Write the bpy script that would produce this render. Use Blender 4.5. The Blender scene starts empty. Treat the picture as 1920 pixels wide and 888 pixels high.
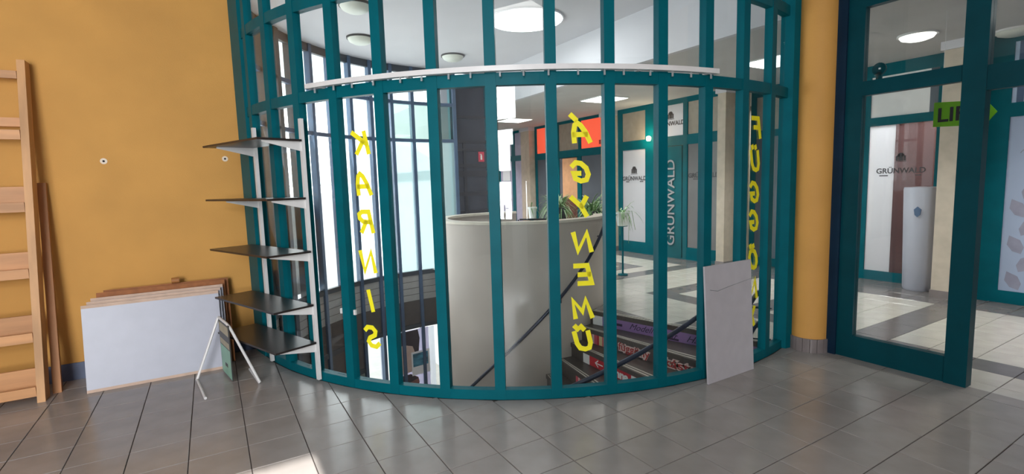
import bpy, bmesh, math, random
from mathutils import Matrix, Vector
random.seed(7)
sc = bpy.context.scene
COL = sc.collection
R = math.radians

# ------------------------------------------------------------------ camera, sky, lights, exposure
def cam_axes(yaw, pit, rol):
    F = Vector((math.sin(yaw) * math.cos(pit), math.cos(yaw) * math.cos(pit), -math.sin(pit)))
    r = Vector((math.cos(yaw), -math.sin(yaw), 0)); d = F.cross(r)
    c, s = math.cos(rol), math.sin(rol)
    return c * r + s * d, -s * r + c * d, F
cr, cd, cf = cam_axes(.537, .106, .0295)
cam = bpy.data.cameras.new('camera'); cam.sensor_fit = 'HORIZONTAL'; cam.sensor_width = 36
cam.lens = 36 * 944.7 / 1920; cam.clip_start = .05; cam.clip_end = 200
camo = bpy.data.objects.new('camera', cam); COL.objects.link(camo)
m3 = Matrix((cr, -cd, -cf)).transposed()
camo.matrix_world = Matrix.Translation((0, 0, 1.602)) @ m3.to_4x4()
sc.camera = camo

w = bpy.data.worlds.new('sky'); sc.world = w; w.use_nodes = True
wn = w.node_tree.nodes; wn['Background'].inputs['Color'].default_value = (.93, .97, 1, 1)
wn['Background'].inputs['Strength'].default_value = 2.4
sc.view_settings.view_transform = 'Standard'; sc.view_settings.look = 'None'
sc.view_settings.gamma = 1; sc.view_settings.use_curve_mapping = False
sc.view_settings.exposure = 0.18
sc.cycles.transparent_max_bounces = 40
sc.cycles.max_bounces = 8
sc.cycles.sample_clamp_indirect = 6

def area(name, loc, target, sx, sy, power, color=(1, 1, 1), spread=180):
    l = bpy.data.lights.new(name, 'AREA'); l.shape = 'RECTANGLE'; l.size = sx; l.size_y = sy
    l.energy = power; l.color = color; l.spread = R(spread)
    o = bpy.data.objects.new(name, l); COL.objects.link(o); o.location = loc
    o.rotation_euler = (Vector(target) - Vector(loc)).to_track_quat('-Z', 'Y').to_euler()
    return o
for x1, z0, z1 in ((-1.72, 2.95, 3.66), (-1.80, 1.87, 2.73), (-1.50, .84, 1.64)):      # three panes of the shop window behind the camera
    area('shop_window_daylight', ((x1 - 3.9) / 2, -2.90, (z0 + z1) / 2), ((x1 - 3.9) / 2, 5, (z0 + z1) / 2), x1 + 3.9, z1 - z0, 82 * (x1 + 3.9) * (z1 - z0), (.96, .98, 1))
area('added_shop_fill', (0.2, 0.6, 3.72), (0.2, 0.6, 0), 1.2, .5, 14, (1, .97, .93))  # unseen fill added to lift the shop floor
for i, (lx, ly, p) in enumerate(((6.6, 7.5, 36), (6.75, 4.2, 36), (6.7, 1.0, 22), (6.6, 10.8, 44), (6.6, 13.8, 40))):
    area('corridor_panel_light', (lx, ly, 3.10), (lx, ly, 0), .6, .6, p, (1, .98, .95), 112)
area('skylight_daylight', (3.88, 5.98, 3.72), (3.88, 5.98, 0), .9, .9, 22, (.96, .98, 1))
for fa_ in (-112, -141, -170):      # daylight entering through the curved facade
    ca, sa_ = math.cos(R(fa_)), math.sin(R(fa_))
    area('facade_daylight', (3.67 + 3.12 * sa_, 5.92 - 3.12 * ca, 1.5), (3.67 + .5 * sa_, 5.92 - .5 * ca, 2.1), 1.5, 3.6, 31, (.95, .98, 1))
for lx, ly, p in ((9.4, 3.4, 150), (9.4, 7.2, 60)):
    area('added_shop_fill', (lx, ly, 3.08), (lx, ly, 0), 1.2, 1.2, p, (1, .98, .95))  # unseen fills added inside the corridor shops to brighten their panes
su_ = bpy.data.lights.new('sun', 'SUN'); su_.energy = 20; su_.angle = R(.5); su_.color = (1, .97, .92)
suo = bpy.data.objects.new('sun', su_); COL.objects.link(suo); suo.rotation_euler = (R(65), 0, 0); suo.location = (0, -8, 9)

# ------------------------------------------------------------------ colour and materials
def lin(c):
    c = c / 255
    return c / 12.92 if c <= .04045 else ((c + .055) / 1.055) ** 2.4
def rgb(r, g, b): return (lin(r), lin(g), lin(b), 1)
def mat(name, c, rough=.5, metal=0, var=.06, scale=8, bump=0, bscale=60, coat=0, stretch=(1, 1, 1), detail=3, spec=.5):
    m = bpy.data.materials.new(name); m.use_nodes = True
    n, l = m.node_tree.nodes, m.node_tree.links; b = n['Principled BSDF']
    b.inputs['Roughness'].default_value = rough; b.inputs['Metallic'].default_value = metal
    b.inputs['Specular IOR Level'].default_value = spec; b.inputs['Coat Weight'].default_value = coat; b.inputs['Coat Roughness'].default_value = .08
    tc = n.new('ShaderNodeTexCoord'); mp = n.new('ShaderNodeMapping'); mp.inputs['Scale'].default_value = stretch
    l.new(tc.outputs['Object'], mp.inputs['Vector'])
    nz = n.new('ShaderNodeTexNoise'); nz.inputs['Scale'].default_value = scale; nz.inputs['Detail'].default_value = detail
    l.new(mp.outputs['Vector'], nz.inputs['Vector'])
    rp = n.new('ShaderNodeValToRGB')
    rp.color_ramp.elements[0].position = .3; rp.color_ramp.elements[1].position = .7
    lo = [max(0, x * (1 - var * 2)) for x in c[:3]] + [1]; hi = [min(1, x * (1 + var)) for x in c[:3]] + [1]
    rp.color_ramp.elements[0].color = lo; rp.color_ramp.elements[1].color = hi
    l.new(nz.outputs['Fac'], rp.inputs['Fac']); l.new(rp.outputs['Color'], b.inputs['Base Color'])
    if bump:
        n2 = n.new('ShaderNodeTexNoise'); n2.inputs['Scale'].default_value = bscale; n2.inputs['Detail'].default_value = 4
        l.new(mp.outputs['Vector'], n2.inputs['Vector'])
        bp = n.new('ShaderNodeBump'); bp.inputs['Strength'].default_value = bump; bp.inputs['Distance'].default_value = .01
        l.new(n2.outputs['Fac'], bp.inputs['Height']); l.new(bp.outputs['Normal'], b.inputs['Normal'])
    return m
def emit(name, c, s):
    m = bpy.data.materials.new(name); m.use_nodes = True
    b = m.node_tree.nodes['Principled BSDF']; b.inputs['Base Color'].default_value = c
    b.inputs['Emission Color'].default_value = c; b.inputs['Emission Strength'].default_value = s
    return m
def glass(name, tint=(.95, .97, .96, 1), refl=.09, rough=.0, film=None, amount=0.0):
    m = bpy.data.materials.new(name); m.use_nodes = True
    n, l = m.node_tree.nodes, m.node_tree.links; n.remove(n['Principled BSDF'])
    out = n['Material Output']; tr = n.new('ShaderNodeBsdfTransparent'); tr.inputs['Color'].default_value = tint
    gl = n.new('ShaderNodeBsdfGlossy'); gl.inputs['Roughness'].default_value = rough
    fr = n.new('ShaderNodeLayerWeight'); fr.inputs['Blend'].default_value = .12
    mr = n.new('ShaderNodeMapRange'); mr.inputs['To Min'].default_value = refl * .45; mr.inputs['To Max'].default_value = .22
    l.new(fr.outputs['Fresnel'], mr.inputs['Value'])
    mx = n.new('ShaderNodeMixShader'); l.new(mr.outputs['Result'], mx.inputs['Fac'])
    l.new(tr.outputs[0], mx.inputs[1]); l.new(gl.outputs[0], mx.inputs[2])
    last = mx
    if film:
        df = n.new('ShaderNodeBsdfDiffuse'); df.inputs['Color'].default_value = film
        tl = n.new('ShaderNodeBsdfTranslucent'); tl.inputs['Color'].default_value = film
        a = n.new('ShaderNodeMixShader'); a.inputs['Fac'].default_value = .5
        l.new(df.outputs[0], a.inputs[1]); l.new(tl.outputs[0], a.inputs[2])
        m2 = n.new('ShaderNodeMixShader'); m2.inputs['Fac'].default_value = amount
        l.new(mx.outputs[0], m2.inputs[1]); l.new(a.outputs[0], m2.inputs[2]); last = m2
    l.new(last.outputs[0], out.inputs['Surface'])
    return m

M = {}
M['yellow'] = mat('yellow_plaster', (.64, .325, .075, 1), .75, var=.05, scale=1.6, bump=.12, bscale=120)
M['column_yellow'] = mat('column_yellow_plaster', (.66, .33, .075, 1), .7, var=.04, scale=2, bump=.1, bscale=90)
M['teal'] = mat('teal_paint', (.0, .112, .142, 1), .45, var=.06, scale=5, spec=.12)
M['teal_shaded'] = mat('shaded_teal_door_paint', (.0, .05, .065, 1), .4, var=.06, scale=5, spec=.2)  # the partition teal darkened, shade on the door side put into the colour
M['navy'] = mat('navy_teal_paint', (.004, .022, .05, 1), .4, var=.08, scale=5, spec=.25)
M['blueframe'] = mat('blue_grey_frame_paint', (.07, .12, .21, 1), .4, var=.06, scale=5)
M['greyframe'] = mat('dark_grey_frame_paint', (.055, .065, .08, 1), .4, var=.06, scale=5)
M['tile'] = mat('grey_beige_ceramic', rgb(154, 148, 144), .2, var=.05, scale=5, bump=.03, bscale=14)
M['tile_light'] = mat('light_ceramic', rgb(192, 187, 178), .13, var=.05, scale=5)
M['tile_dark'] = mat('dark_grey_ceramic', rgb(112, 107, 106), .2, var=.05, scale=5)
M['grout'] = mat('dark_grout', rgb(62, 54, 50), .85)
M['plinth'] = mat('grey_skirting_ceramic', rgb(132, 122, 120), .35)
M['skirting'] = mat('blue_grey_skirting_paint', rgb(88, 98, 122), .45)
M['ceil'] = mat('white_ceiling_paint', rgb(204, 202, 206), .85, var=.02, scale=2)
M['ceil_low'] = mat('grey_white_ceiling_paint', rgb(196, 194, 192), .85, var=.03, scale=2)
M['cream'] = mat('cream_stucco', rgb(192, 180, 170), .42, var=.04, scale=2.2, bump=.05, bscale=50)
M['creamcap'] = mat('cream_cap', rgb(222, 212, 196), .4)
M['pillar'] = mat('cream_pillar_paint', rgb(198, 184, 166), .6)
M['white'] = mat('white_laminate', rgb(180, 182, 194), .4, var=.02)
M['whitemetal'] = mat('white_powder_coat', rgb(226, 224, 222), .35, var=.03)
M['board_grey'] = mat('pale_grey_laminate', rgb(196, 192, 196), .5, var=.03)
M['wood'] = mat('pine_wood', rgb(212, 160, 108), .55, var=.14, scale=9, stretch=(1, 1, .12), detail=6)
M['wood_h'] = mat('pine_wood_board', rgb(208, 152, 102), .55, var=.14, scale=9, stretch=(.12, 1, 1), detail=6)
M['wood_dark'] = mat('darker_brown_wood', rgb(168, 112, 62), .55, var=.14, scale=9, stretch=(1, 1, .12), detail=6)  # darker brown than the pine materials
M['woodedge'] = mat('chipboard_edge', rgb(206, 178, 158), .7, var=.06, scale=12)
M['brown'] = mat('brown_fibreboard', rgb(160, 98, 52), .7, var=.1, scale=20)
M['shelf'] = mat('dark_brown_shelf_board', rgb(44, 37, 36), .33, var=.1, scale=20, stretch=(1, .1, 1))
M['rail'] = mat('dark_blue_rail_paint', rgb(34, 42, 62), .35, metal=.2)
M['black'] = mat('black_paint', rgb(30, 30, 33), .4)
M['tread'] = mat('dark_stone_tread', rgb(74, 66, 62), .35, var=.12, scale=40)
M['nosing'] = mat('pale_nosing_strip', rgb(188, 182, 172), .4)
M['purple'] = mat('purple_banner', rgb(146, 112, 166), .5, var=.04)
M['purple_dark'] = mat('dark_purple_print', rgb(48, 30, 66), .5)
M['banner_dark'] = mat('dark_banner', rgb(86, 70, 70), .5, var=.08)
M['red'] = mat('red_banner', rgb(196, 26, 44), .5, var=.05)
M['red_print'] = mat('red_print', rgb(178, 44, 44), .5)
M['pink'] = mat('pinkish_white_print', rgb(234, 204, 198), .5)
M['print_white'] = mat('white_print', rgb(238, 236, 234), .5, var=.02)
M['rose'] = mat('rose_print', rgb(206, 84, 100), .5)
M['straw'] = mat('straw_print', rgb(224, 196, 150), .5)
M['lettering'] = mat('yellow_vinyl', rgb(255, 242, 34), .5, var=.02)
M['logo'] = mat('grey_logo_vinyl', rgb(74, 72, 74), .5)
M['logo_light'] = mat('pale_grey_logo_vinyl', rgb(150, 152, 156), .5)
M['filmwhite'] = glass('white_window_film', (1, 1, 1, 1), .05, film=rgb(226, 226, 230), amount=.96)
M['filmgrey'] = mat('grey_window_film', rgb(122, 120, 120), .25, var=.1, scale=1.2)
M['filmdark'] = mat('slate_window_film', rgb(92, 100, 110), .25, var=.1, scale=1.2)
M['filmbeige'] = mat('beige_window_film', rgb(158, 148, 134), .3, var=.06)
M['filmlilac'] = mat('pale_lilac_window_film', rgb(186, 182, 206), .3, var=.05)
M['filmpeach'] = mat('peach_wood_panel', rgb(226, 172, 130), .4, var=.06)
M['maroon'] = mat('maroon_panel', rgb(104, 56, 50), .5)
M['orange'] = emit('backlit_orange_red_sign_panel', rgb(255, 96, 66), .55)
M['frost'] = mat('frosted_film', rgb(166, 182, 206), .35, var=.03, scale=2)
M['frost_pattern'] = mat('grey_leaf_print', rgb(150, 152, 170), .4)
M['frosttop'] = mat('pale_blue_blind', rgb(188, 208, 230), .5)
M['brownglass'] = glass('brown_tinted_glass', (.42, .33, .34, 1), .1, film=(.24, .16, .17, 1), amount=.4)
M['glass'] = glass('clear_glass', (.96, .985, .98, 1), .07)
M['facade_glass'] = glass('facade_glass', (.95, .98, .98, 1), .07)
M['tintglass'] = glass('green_tinted_glass', (.66, .78, .75, 1), .1)
M['paleglass'] = glass('pale_aqua_glass', (.8, .92, .92, 1), .1, film=(.8, .93, .93, 1), amount=.25)
M['greenacryl'] = glass('green_acrylic', (.4, .75, .15, 1), .06, film=(.22, .45, .05, 1), amount=.7)
M['spandrel'] = mat('pale_grey_siding', rgb(158, 158, 158), .5, var=.04)
M['spandrel_dark'] = mat('dark_brown_grey_panel', rgb(84, 80, 80), .4, var=.06)
M['lowfilm'] = mat('grey_green_film', rgb(150, 164, 160), .4, var=.05)
M['lift'] = mat('dark_lift_cladding', rgb(64, 66, 76), .4, spec=.2, var=.2, scale=1.5, stretch=(1, 1, .4))
M['lift_bar'] = mat('dark_lift_bar', rgb(38, 38, 46), .3)
M['posterpale'] = glass('pale_lilac_poster_film', (1, 1, 1, 1), .0, film=rgb(232, 228, 244), amount=.96)
M['hairprint'] = mat('dark_hair_print', rgb(66, 58, 68), .5)
M['skinprint'] = mat('skin_tone_print', rgb(214, 188, 178), .5, var=.06, scale=6)
M['skinprint2'] = mat('deep_skin_tone_print', rgb(150, 104, 98), .5, var=.1, scale=6)
M['blueprint'] = mat('blue_landscape_print', rgb(74, 142, 172), .5, var=.4, scale=14, stretch=(.3, 1, 1.6))
M['whiteprint'] = mat('bright_white_print', rgb(240, 240, 244), .5, var=.01)
M['posterwhite'] = glass('white_poster_film', (1, 1, 1, 1), .0, film=rgb(250, 250, 255), amount=.8)
M['windowfilm'] = glass('white_window_blind', (1, 1, 1, 1), .0, film=rgb(250, 250, 252), amount=.7)
M['leaf'] = mat('green_leaf', rgb(118, 158, 96), .5, var=.25, scale=30)
M['leaf_pale'] = mat('pale_green_leaf', rgb(190, 210, 168), .5, var=.15, scale=30)
M['potwhite'] = mat('white_plastic_pot', rgb(232, 232, 228), .4)
M['potdark'] = mat('dark_plastic_planter', rgb(54, 56, 58), .5)
M['soil'] = mat('soil', rgb(60, 46, 38), .95, var=.2, scale=50)
M['paper'] = glass('white_paper', (1, 1, 1, 1), .0, film=(.95, .95, .95, 1), amount=1.0)
M['signgreen'] = mat('mint_sign_print', rgb(140, 186, 164), .45, var=.06)
M['signbeige'] = mat('beige_sign_print', rgb(172, 160, 128), .45, var=.08)
M['signdark'] = mat('dark_sign_print', rgb(58, 58, 56), .45)
M['redsign'] = mat('red_safety_sign', rgb(206, 52, 74), .45)
M['asphalt'] = mat('pale_paving', rgb(232, 232, 232), .9, var=.08)
M['bld_pale'] = mat('pale_render', rgb(226, 220, 222), .9, var=.03, scale=1)
M['bld_band'] = mat('grey_band_render', rgb(150, 156, 158), .9, var=.03)
M['bld_green'] = mat('grey_green_cladding', rgb(140, 160, 156), .7, var=.06, scale=1)
M['bld_grey'] = mat('grey_roof_sheet', rgb(120, 118, 116), .8, var=.08)
M['lampshade'] = mat('opal_lamp_glass', rgb(214, 216, 206), .35, var=.02)
M['lamprim'] = mat('dark_lamp_rim', rgb(66, 64, 62), .5)
M['panel_emit'] = emit('led_panel_diffuser', (1, .99, .97, 1), 3.2)
M['sky_emit'] = emit('skylight_dome_diffuser', (.97, .99, 1, 1), 4.0)
M['warm_emit'] = emit('warm_lamp_bulb', (1, .8, .5, 1), 9.0)
M['lamp_on'] = emit('lit_opal_glass', (1, .96, .9, 1), 1.6)
M['runner'] = glass('translucent_plastic', (.9, .9, .9, 1), .1, film=(.75, .77, .78, 1), amount=.6)
M['hole'] = mat('dark_hole', rgb(20, 18, 30), .9)
M['dimwall'] = mat('grey_painted_wall', rgb(96, 96, 100), .8)
M['patch'] = mat('white_filler', rgb(236, 220, 200), .8)

# ------------------------------------------------------------------ mesh builder
class MB:
    def __init__(s): s.v = []; s.f = []; s.smooth = False
    def add(s, vs, fs):
        b = len(s.v); s.v += [Vector(x) for x in vs]; s.f += [[i + b for i in f] for f in fs]; return s
    def box(s, x0, x1, y0, y1, z0, z1, mtx=None):
        vs = [Vector((x, y, z)) for z in (z0, z1) for y in (y0, y1) for x in (x0, x1)]
        if mtx: vs = [mtx @ p for p in vs]
        return s.add(vs, [[0, 2, 3, 1], [4, 5, 7, 6], [0, 1, 5, 4], [2, 6, 7, 3], [0, 4, 6, 2], [1, 3, 7, 5]])
    def prism(s, pts, d):          # closed polygon (CCW seen from -d) extruded by vector d
        n = len(pts); d = Vector(d); a = [Vector(p) for p in pts]
        return s.add(a + [p + d for p in a], [list(range(n))[::-1], list(range(n, 2 * n))] +
                     [[i, (i + 1) % n, n + (i + 1) % n, n + i] for i in range(n)])
    def tube(s, path, r, n=8, cap=True):
        path = [Vector(p) for p in path]; rings = []
        for i, p in enumerate(path):
            t = (path[min(i + 1, len(path) - 1)] - path[max(i - 1, 0)]).normalized()
            u = t.cross(Vector((0, 0, 1)))
            if u.length < .05: u = t.cross(Vector((1, 0, 0)))
            u.normalize(); v = u.cross(t)
            rr = r[i] if isinstance(r, (list, tuple)) else r
            rings.append([p + rr * (math.cos(a) * u + math.sin(a) * v) for a in [2 * math.pi * k / n for k in range(n)]])
        vs = [q for g in rings for q in g]; fs = []
        for i in range(len(path) - 1):
            for k in range(n):
                fs.append([i * n + k, i * n + (k + 1) % n, (i + 1) * n + (k + 1) % n, (i + 1) * n + k])
        if cap: fs += [list(range(n))[::-1], [(len(path) - 1) * n + k for k in range(n)]]
        s.smooth = True
        return s.add(vs, fs)
    def lathe(s, c, prof, n=24):   # prof: list of (r, z)
        vs, fs = [], []
        for r, z in prof:
            for k in range(n):
                a = 2 * math.pi * k / n; vs.append((c[0] + r * math.cos(a), c[1] + r * math.sin(a), c[2] + z))
        for i in range(len(prof) - 1):
            for k in range(n):
                fs.append([i * n + k, i * n + (k + 1) % n, (i + 1) * n + (k + 1) % n, (i + 1) * n + k])
        fs += [list(range(n))[::-1], [(len(prof) - 1) * n + k for k in range(n)]]
        s.smooth = True
        return s.add(vs, fs)
    def arc(s, c, t0, t1, r0, r1, z0, z1, n=24):   # angles in degrees from -Y toward +X
        vs, fs = [], []
        for i in range(n + 1):
            t = R(t0 + (t1 - t0) * i / n)
            for r, z in ((r0, z0), (r1, z0), (r1, z1), (r0, z1)):
                vs.append((c[0] + r * math.sin(t), c[1] - r * math.cos(t), z))
        for i in range(n):
            for k in range(4):
                fs.append([i * 4 + k, i * 4 + (k + 1) % 4, (i + 1) * 4 + (k + 1) % 4, (i + 1) * 4 + k])
        fs += [[3, 2, 1, 0], [n * 4 + k for k in range(4)]]
        return s.add(vs, fs)
    def mesh(s, name, m=None):
        me = bpy.data.meshes.new(name); me.from_pydata([tuple(p) for p in s.v], [], s.f)
        bm = bmesh.new(); bm.from_mesh(me); bmesh.ops.recalc_face_normals(bm, faces=bm.faces); bm.to_mesh(me); bm.free()
        if m: me.materials.append(M[m])
        if s.smooth:
            for p in me.polygons: p.use_smooth = True
            try: me.set_sharp_from_angle(angle=R(40))
            except Exception: pass
        return me

def place(o, parent=None):
    COL.objects.link(o)
    if parent is not None:
        o.parent = parent
        o.matrix_parent_inverse = root_inv(parent)
    return o
def root_inv(p):
    mt = Matrix.Identity(4); q = p
    while q is not None:
        mt = Matrix.Translation(q.location) @ mt if q.type == 'EMPTY' else (q.matrix_basis @ mt if q.matrix_basis != Matrix.Identity(4) else mt)
        q = q.parent
    return mt.inverted()
def obj(name, mb, m, parent=None, mtx=None, label=None):
    me = mb if isinstance(mb, bpy.types.Mesh) else mb.mesh(name, m)
    o = bpy.data.objects.new(name, me)
    if mtx is not None: o.matrix_basis = mtx
    place(o, parent)
    if label: o['label'] = label
    return o
def tag(o, label, cat, group=None):
    o['label'] = label; o['category'] = cat
    if group: o['group'] = group
    return o
def thing(name, label, cat, loc, group=None):
    o = bpy.data.objects.new(name, None); COL.objects.link(o); o.location = loc; o.empty_display_size = .1
    return tag(o, label, cat, group)
def struct(name, mb=None, m=None, loc=(0, 0, 0)):
    if mb is None:
        o = bpy.data.objects.new(name, None); COL.objects.link(o); o.location = loc
    else: o = obj(name, mb, m)
    o['kind'] = 'structure'; return o
def B(*a): return MB().box(*a)

_tc = {}
def text_mesh(s, size, m, extrude=.0015, shear=0, offset=0, mirror=False, spacing=1.0):
    key = (s, size, m, extrude, shear, offset, mirror, spacing)
    if key in _tc: return _tc[key]
    cu = bpy.data.curves.new('text', 'FONT'); cu.body = s; cu.size = size; cu.extrude = extrude; cu.shear = shear
    cu.offset = offset; cu.align_x = 'CENTER'; cu.align_y = 'CENTER'; cu.space_character = spacing; cu.resolution_u = 4
    o = bpy.data.objects.new('text', cu); COL.objects.link(o)
    dg = bpy.context.evaluated_depsgraph_get(); me = bpy.data.meshes.new_from_object(o.evaluated_get(dg))
    bpy.data.objects.remove(o); bpy.data.curves.remove(cu)
    xs = [v.co.x for v in me.vertices]; ys = [v.co.y for v in me.vertices]
    me.transform(Matrix.Translation((-(min(xs) + max(xs)) / 2, -(min(ys) + max(ys)) / 2, 0)))
    if mirror: me.transform(Matrix.Scale(-1, 4, (1, 0, 0))); me.flip_normals()
    me.materials.clear(); me.materials.append(M[m]); _tc[key] = me
    return me
def frame(origin, right, up):
    r, u = Vector(right).normalized(), Vector(up).normalized(); n = r.cross(u)
    mt = Matrix((r, u, n)).transposed().to_4x4(); mt.translation = Vector(origin); return mt

# ------------------------------------------------------------------ setting: rotunda circle, shop room, corridor
C = (3.67, 5.92); RR = 3.33
WY, WX, ZC, ZL = 5.67, 4.73, 3.81, 3.15
def pol(t, r, z=0): return Vector((C[0] + r * math.sin(R(t)), C[1] - r * math.cos(R(t)), z))
def arcpts(t0, t1, r, n, z=0): return [pol(t0 + (t1 - t0) * i / n, r, z) for i in range(n + 1)]
def slab(pts, z0, z1):
    bm = bmesh.new(); vs = [bm.verts.new((p[0], p[1], z0)) for p in pts]; f = bm.faces.new(vs)
    g = bmesh.ops.extrude_face_region(bm, geom=[f]); bmesh.ops.translate(bm, verts=[e for e in g['geom'] if isinstance(e, bmesh.types.BMVert)], vec=(0, 0, z1 - z0))
    bmesh.ops.triangulate(bm, faces=[f for f in bm.faces if len(f.verts) > 4]); bmesh.ops.recalc_face_normals(bm, faces=bm.faces)
    me = bpy.data.meshes.new('slab'); bm.to_mesh(me); bm.free(); return me
def sslab(name, pts, z0, z1, m):
    me = slab(pts, z0, z1); me.materials.append(M[m]); o = bpy.data.objects.new(name, me); COL.objects.link(o); o['kind'] = 'structure'; return o

floor = sslab('floor', [(-4.2, -3, 0), (WX, -3, 0), (WX, 2.5, 0), pol(15.4, 3.27)] + arcpts(13, -86, 3.27, 40) + [(.33, 5.75, 0), (-4.2, 5.75, 0)], -.3, -.006, 'grout')
cfloor = sslab('floor', arcpts(165, 15, 1.16, 20) + [pol(15, 3.27), (WX, 2.5, 0), (WX, -3, 0), (10.6, -3, 0), (10.6, 17, 0), (5.06, 17, 0), (5.06, 9.3, 0), pol(165, 3.3)], -.3, -.006, 'grout')
lfloor = struct('floor', B(-.4, 10.6, 1.5, 17, -3.5, -3.3), 'tile_light')

def clip(poly, nx, ny, d):      # keep nx*x+ny*y >= d
    out = []
    for i in range(len(poly)):
        a, b = poly[i], poly[(i + 1) % len(poly)]
        da, db = nx * a[0] + ny * a[1] - d, nx * b[0] + ny * b[1] - d
        if da >= 0: out.append(a)
        if da * db < 0:
            t = da / (da - db); out.append((a[0] + t * (b[0] - a[0]), a[1] + t * (b[1] - a[1])))
    return out
T = .32; OX, OY = .0866, .285; J = .0025
def tile_mesh(m):
    bm = bmesh.new(); h = T / 2 - J
    bmesh.ops.create_cube(bm, size=1, matrix=Matrix.Diagonal((2 * h, 2 * h, .012, 1)))
    bmesh.ops.bevel(bm, geom=[e for e in bm.edges if all(v.co.z > 0 for v in e.verts)], offset=.002, segments=1, affect='EDGES')
    me = bpy.data.meshes.new('tile'); bm.to_mesh(me); bm.free(); me.materials.append(M[m]); return me
TM = {k: tile_mesh(k) for k in ('tile', 'tile_light', 'tile_dark')}
def lay(parent, x0, x1, y0, y1, clipper, pick, seen):
    cells, rest = [], {}
    for ix in range(math.floor((x0 - OX) / T), math.ceil((x1 - OX) / T)):
        for iy in range(math.floor((y0 - OY) / T), math.ceil((y1 - OY) / T)):
            ax, ay = OX + ix * T, OY + iy * T
            q = [(ax + J, ay + J), (ax + T - J, ay + J), (ax + T - J, ay + T - J), (ax + J, ay + T - J)]
            p = clipper(q, ax + T / 2, ay + T / 2)
            if len(p) < 3: continue
            ar = abs(sum(p[i][0] * p[(i + 1) % len(p)][1] - p[(i + 1) % len(p)][0] * p[i][1] for i in range(len(p)))) / 2
            if ar < .003: continue
            cells.append((seen(ax + T / 2, ay + T / 2), ax + T / 2, ay + T / 2, p, ar > .98 * (T - 2 * J) ** 2))
    cells.sort(key=lambda c: c[0])
    for i, (s, x, y, p, full) in enumerate(cells):
        m = pick(x, y)
        if i < 296 and s < 1e8:
            tilt = Matrix.Rotation(random.gauss(0, .0022), 4, 'X') @ Matrix.Rotation(random.gauss(0, .0022), 4, 'Y')
            if full: obj('tile', TM[m], None, parent, Matrix.Translation((x, y, -.006)) @ tilt)
            else: obj('tile', MB().prism([(a[0] - x, a[1] - y, -.006) for a in p], (0, 0, .012)).mesh('tile', m), None, parent, Matrix.Translation((x, y, -.006)))
        else:
            rest.setdefault(m, MB()).prism([(a[0], a[1], -.012) for a in p], (0, 0, .012))
    for m, mb in rest.items():
        o = obj('distant_tiles', mb, m, parent); o['kind'] = 'stuff'
def room_clip(q, x, y):
    q = clip(q, -1, 0, -WX); q = clip(q, 0, -1, -WY + .012)
    d = Vector((x - C[0], y - C[1])); 
    if d.length < 4.2 and q:
        d.normalize(); q = clip(q, d.x, d.y, d.x * C[0] + d.y * C[1] + 3.37)
    return q
def in_view(x, y):
    v = Vector((x, y, -1.602)); z = v.dot(cf)
    if z < .3: return 1e9
    u, t = v.dot(cr) / z * 944.7, v.dot(cd) / z * 944.7
    return z if abs(u) < 1010 and -460 < t < 500 else 1e9
lay(floor, -4.2, WX, -3, WY, room_clip, lambda x, y: 'tile', in_view)
def cor_clip(q, x, y):
    d = Vector((x - C[0], y - C[1])); th = math.degrees(math.atan2(d.x, -d.y))
    if x < 3.7: return []
    q = clip(q, -1, 0, -8.6)
    if y < 2.62: q = clip(q, 1, 0, WX)
    a = R(15); q = clip(q, math.cos(a), math.sin(a), math.cos(a) * C[0] + math.sin(a) * C[1]) if (y < C[1] and q and d.length < 3.55) else q
    if y > C[1] and d.length < 5 and x < 5.06 and q: q = clip(q, 0, -1, -9.15)
    if y >= 9.15 and q: q = clip(q, 1, 0, 5.15)
    if d.length < 2.2 and q: d.normalize(); q = clip(q, d.x, d.y, d.x * C[0] + d.y * C[1] + 1.17)
    return q
def cor_pick(x, y):
    if 7.35 < x: return 'tile_dark'
    if x < 4.9 and y < 5.2 and y > 2.6 and (x - C[0]) * math.cos(R(15)) - (C[1] - y) * math.sin(R(15)) < .2: return 'tile_dark'
    if x > 5.05:
        if x < 5.37 and y < 5.05: return 'tile_dark'
        if (y - 4.765) % 1.28 < .32 and (y < 6.4): return 'tile_dark'
        if y > 6.68 and y < 7.0 and x < 6.7: return 'tile_dark'
        if y > 6.68 and 6.38 < x < 6.7: return 'tile_dark'
    return 'tile_light'
lay(cfloor, 3.7, 8.6, -1, 16, cor_clip, cor_pick, in_view)

# walls
wl = struct('wall_left', B(-4.3, .33, WY, WY + .2, -.3, ZC), 'yellow')
struct('baseboard_left', B(-4.2, .30, WY - .012, WY, 0, .15), 'skirting')
wr = struct('wall_right', B(WX - .06, WX + .1, -3, .02, -.006, ZC), 'yellow')
bw = MB()
for x0, x1, z0, z1 in ((-4.3, -.08, -.3, ZC), (-.08, .42, -.3, 2.66), (-.08, .42, 2.90, ZC), (.42, WX + .1, -.3, ZC)): bw.box(x0, x1, -3.1, -3.0, z0, z1)  # gap in this unseen wall added to aim sun at one floor tile
struct('wall_back', bw, 'dimwall')
struct('wall_window_side', B(-4.3, -4.2, -3, WY, -.3, ZC), 'dimwall')
win = struct('window_2', loc=(-2.35, -3.05, .5))
wf = MB()
for x0, x1, z0, z1 in ((-4.0, -1.4, .7, .84), (-4.0, -1.4, 3.66, 3.76), (-4.0, -3.9, .84, 3.66), (-1.72, -1.4, 2.73, 3.66), (-1.80, -1.4, 1.87, 2.73), (-1.50, -1.4, .84, 1.87), (-3.9, -1.4, 1.64, 1.87), (-3.9, -1.4, 2.73, 2.95)): wf.box(x0, x1, -3.06, -2.94, z0, z1)
obj('window_frame', wf, 'teal', win)
obj('blind', B(-3.9, -1.45, -2.96, -2.95, .84, 3.66), 'frost', win)
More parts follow.
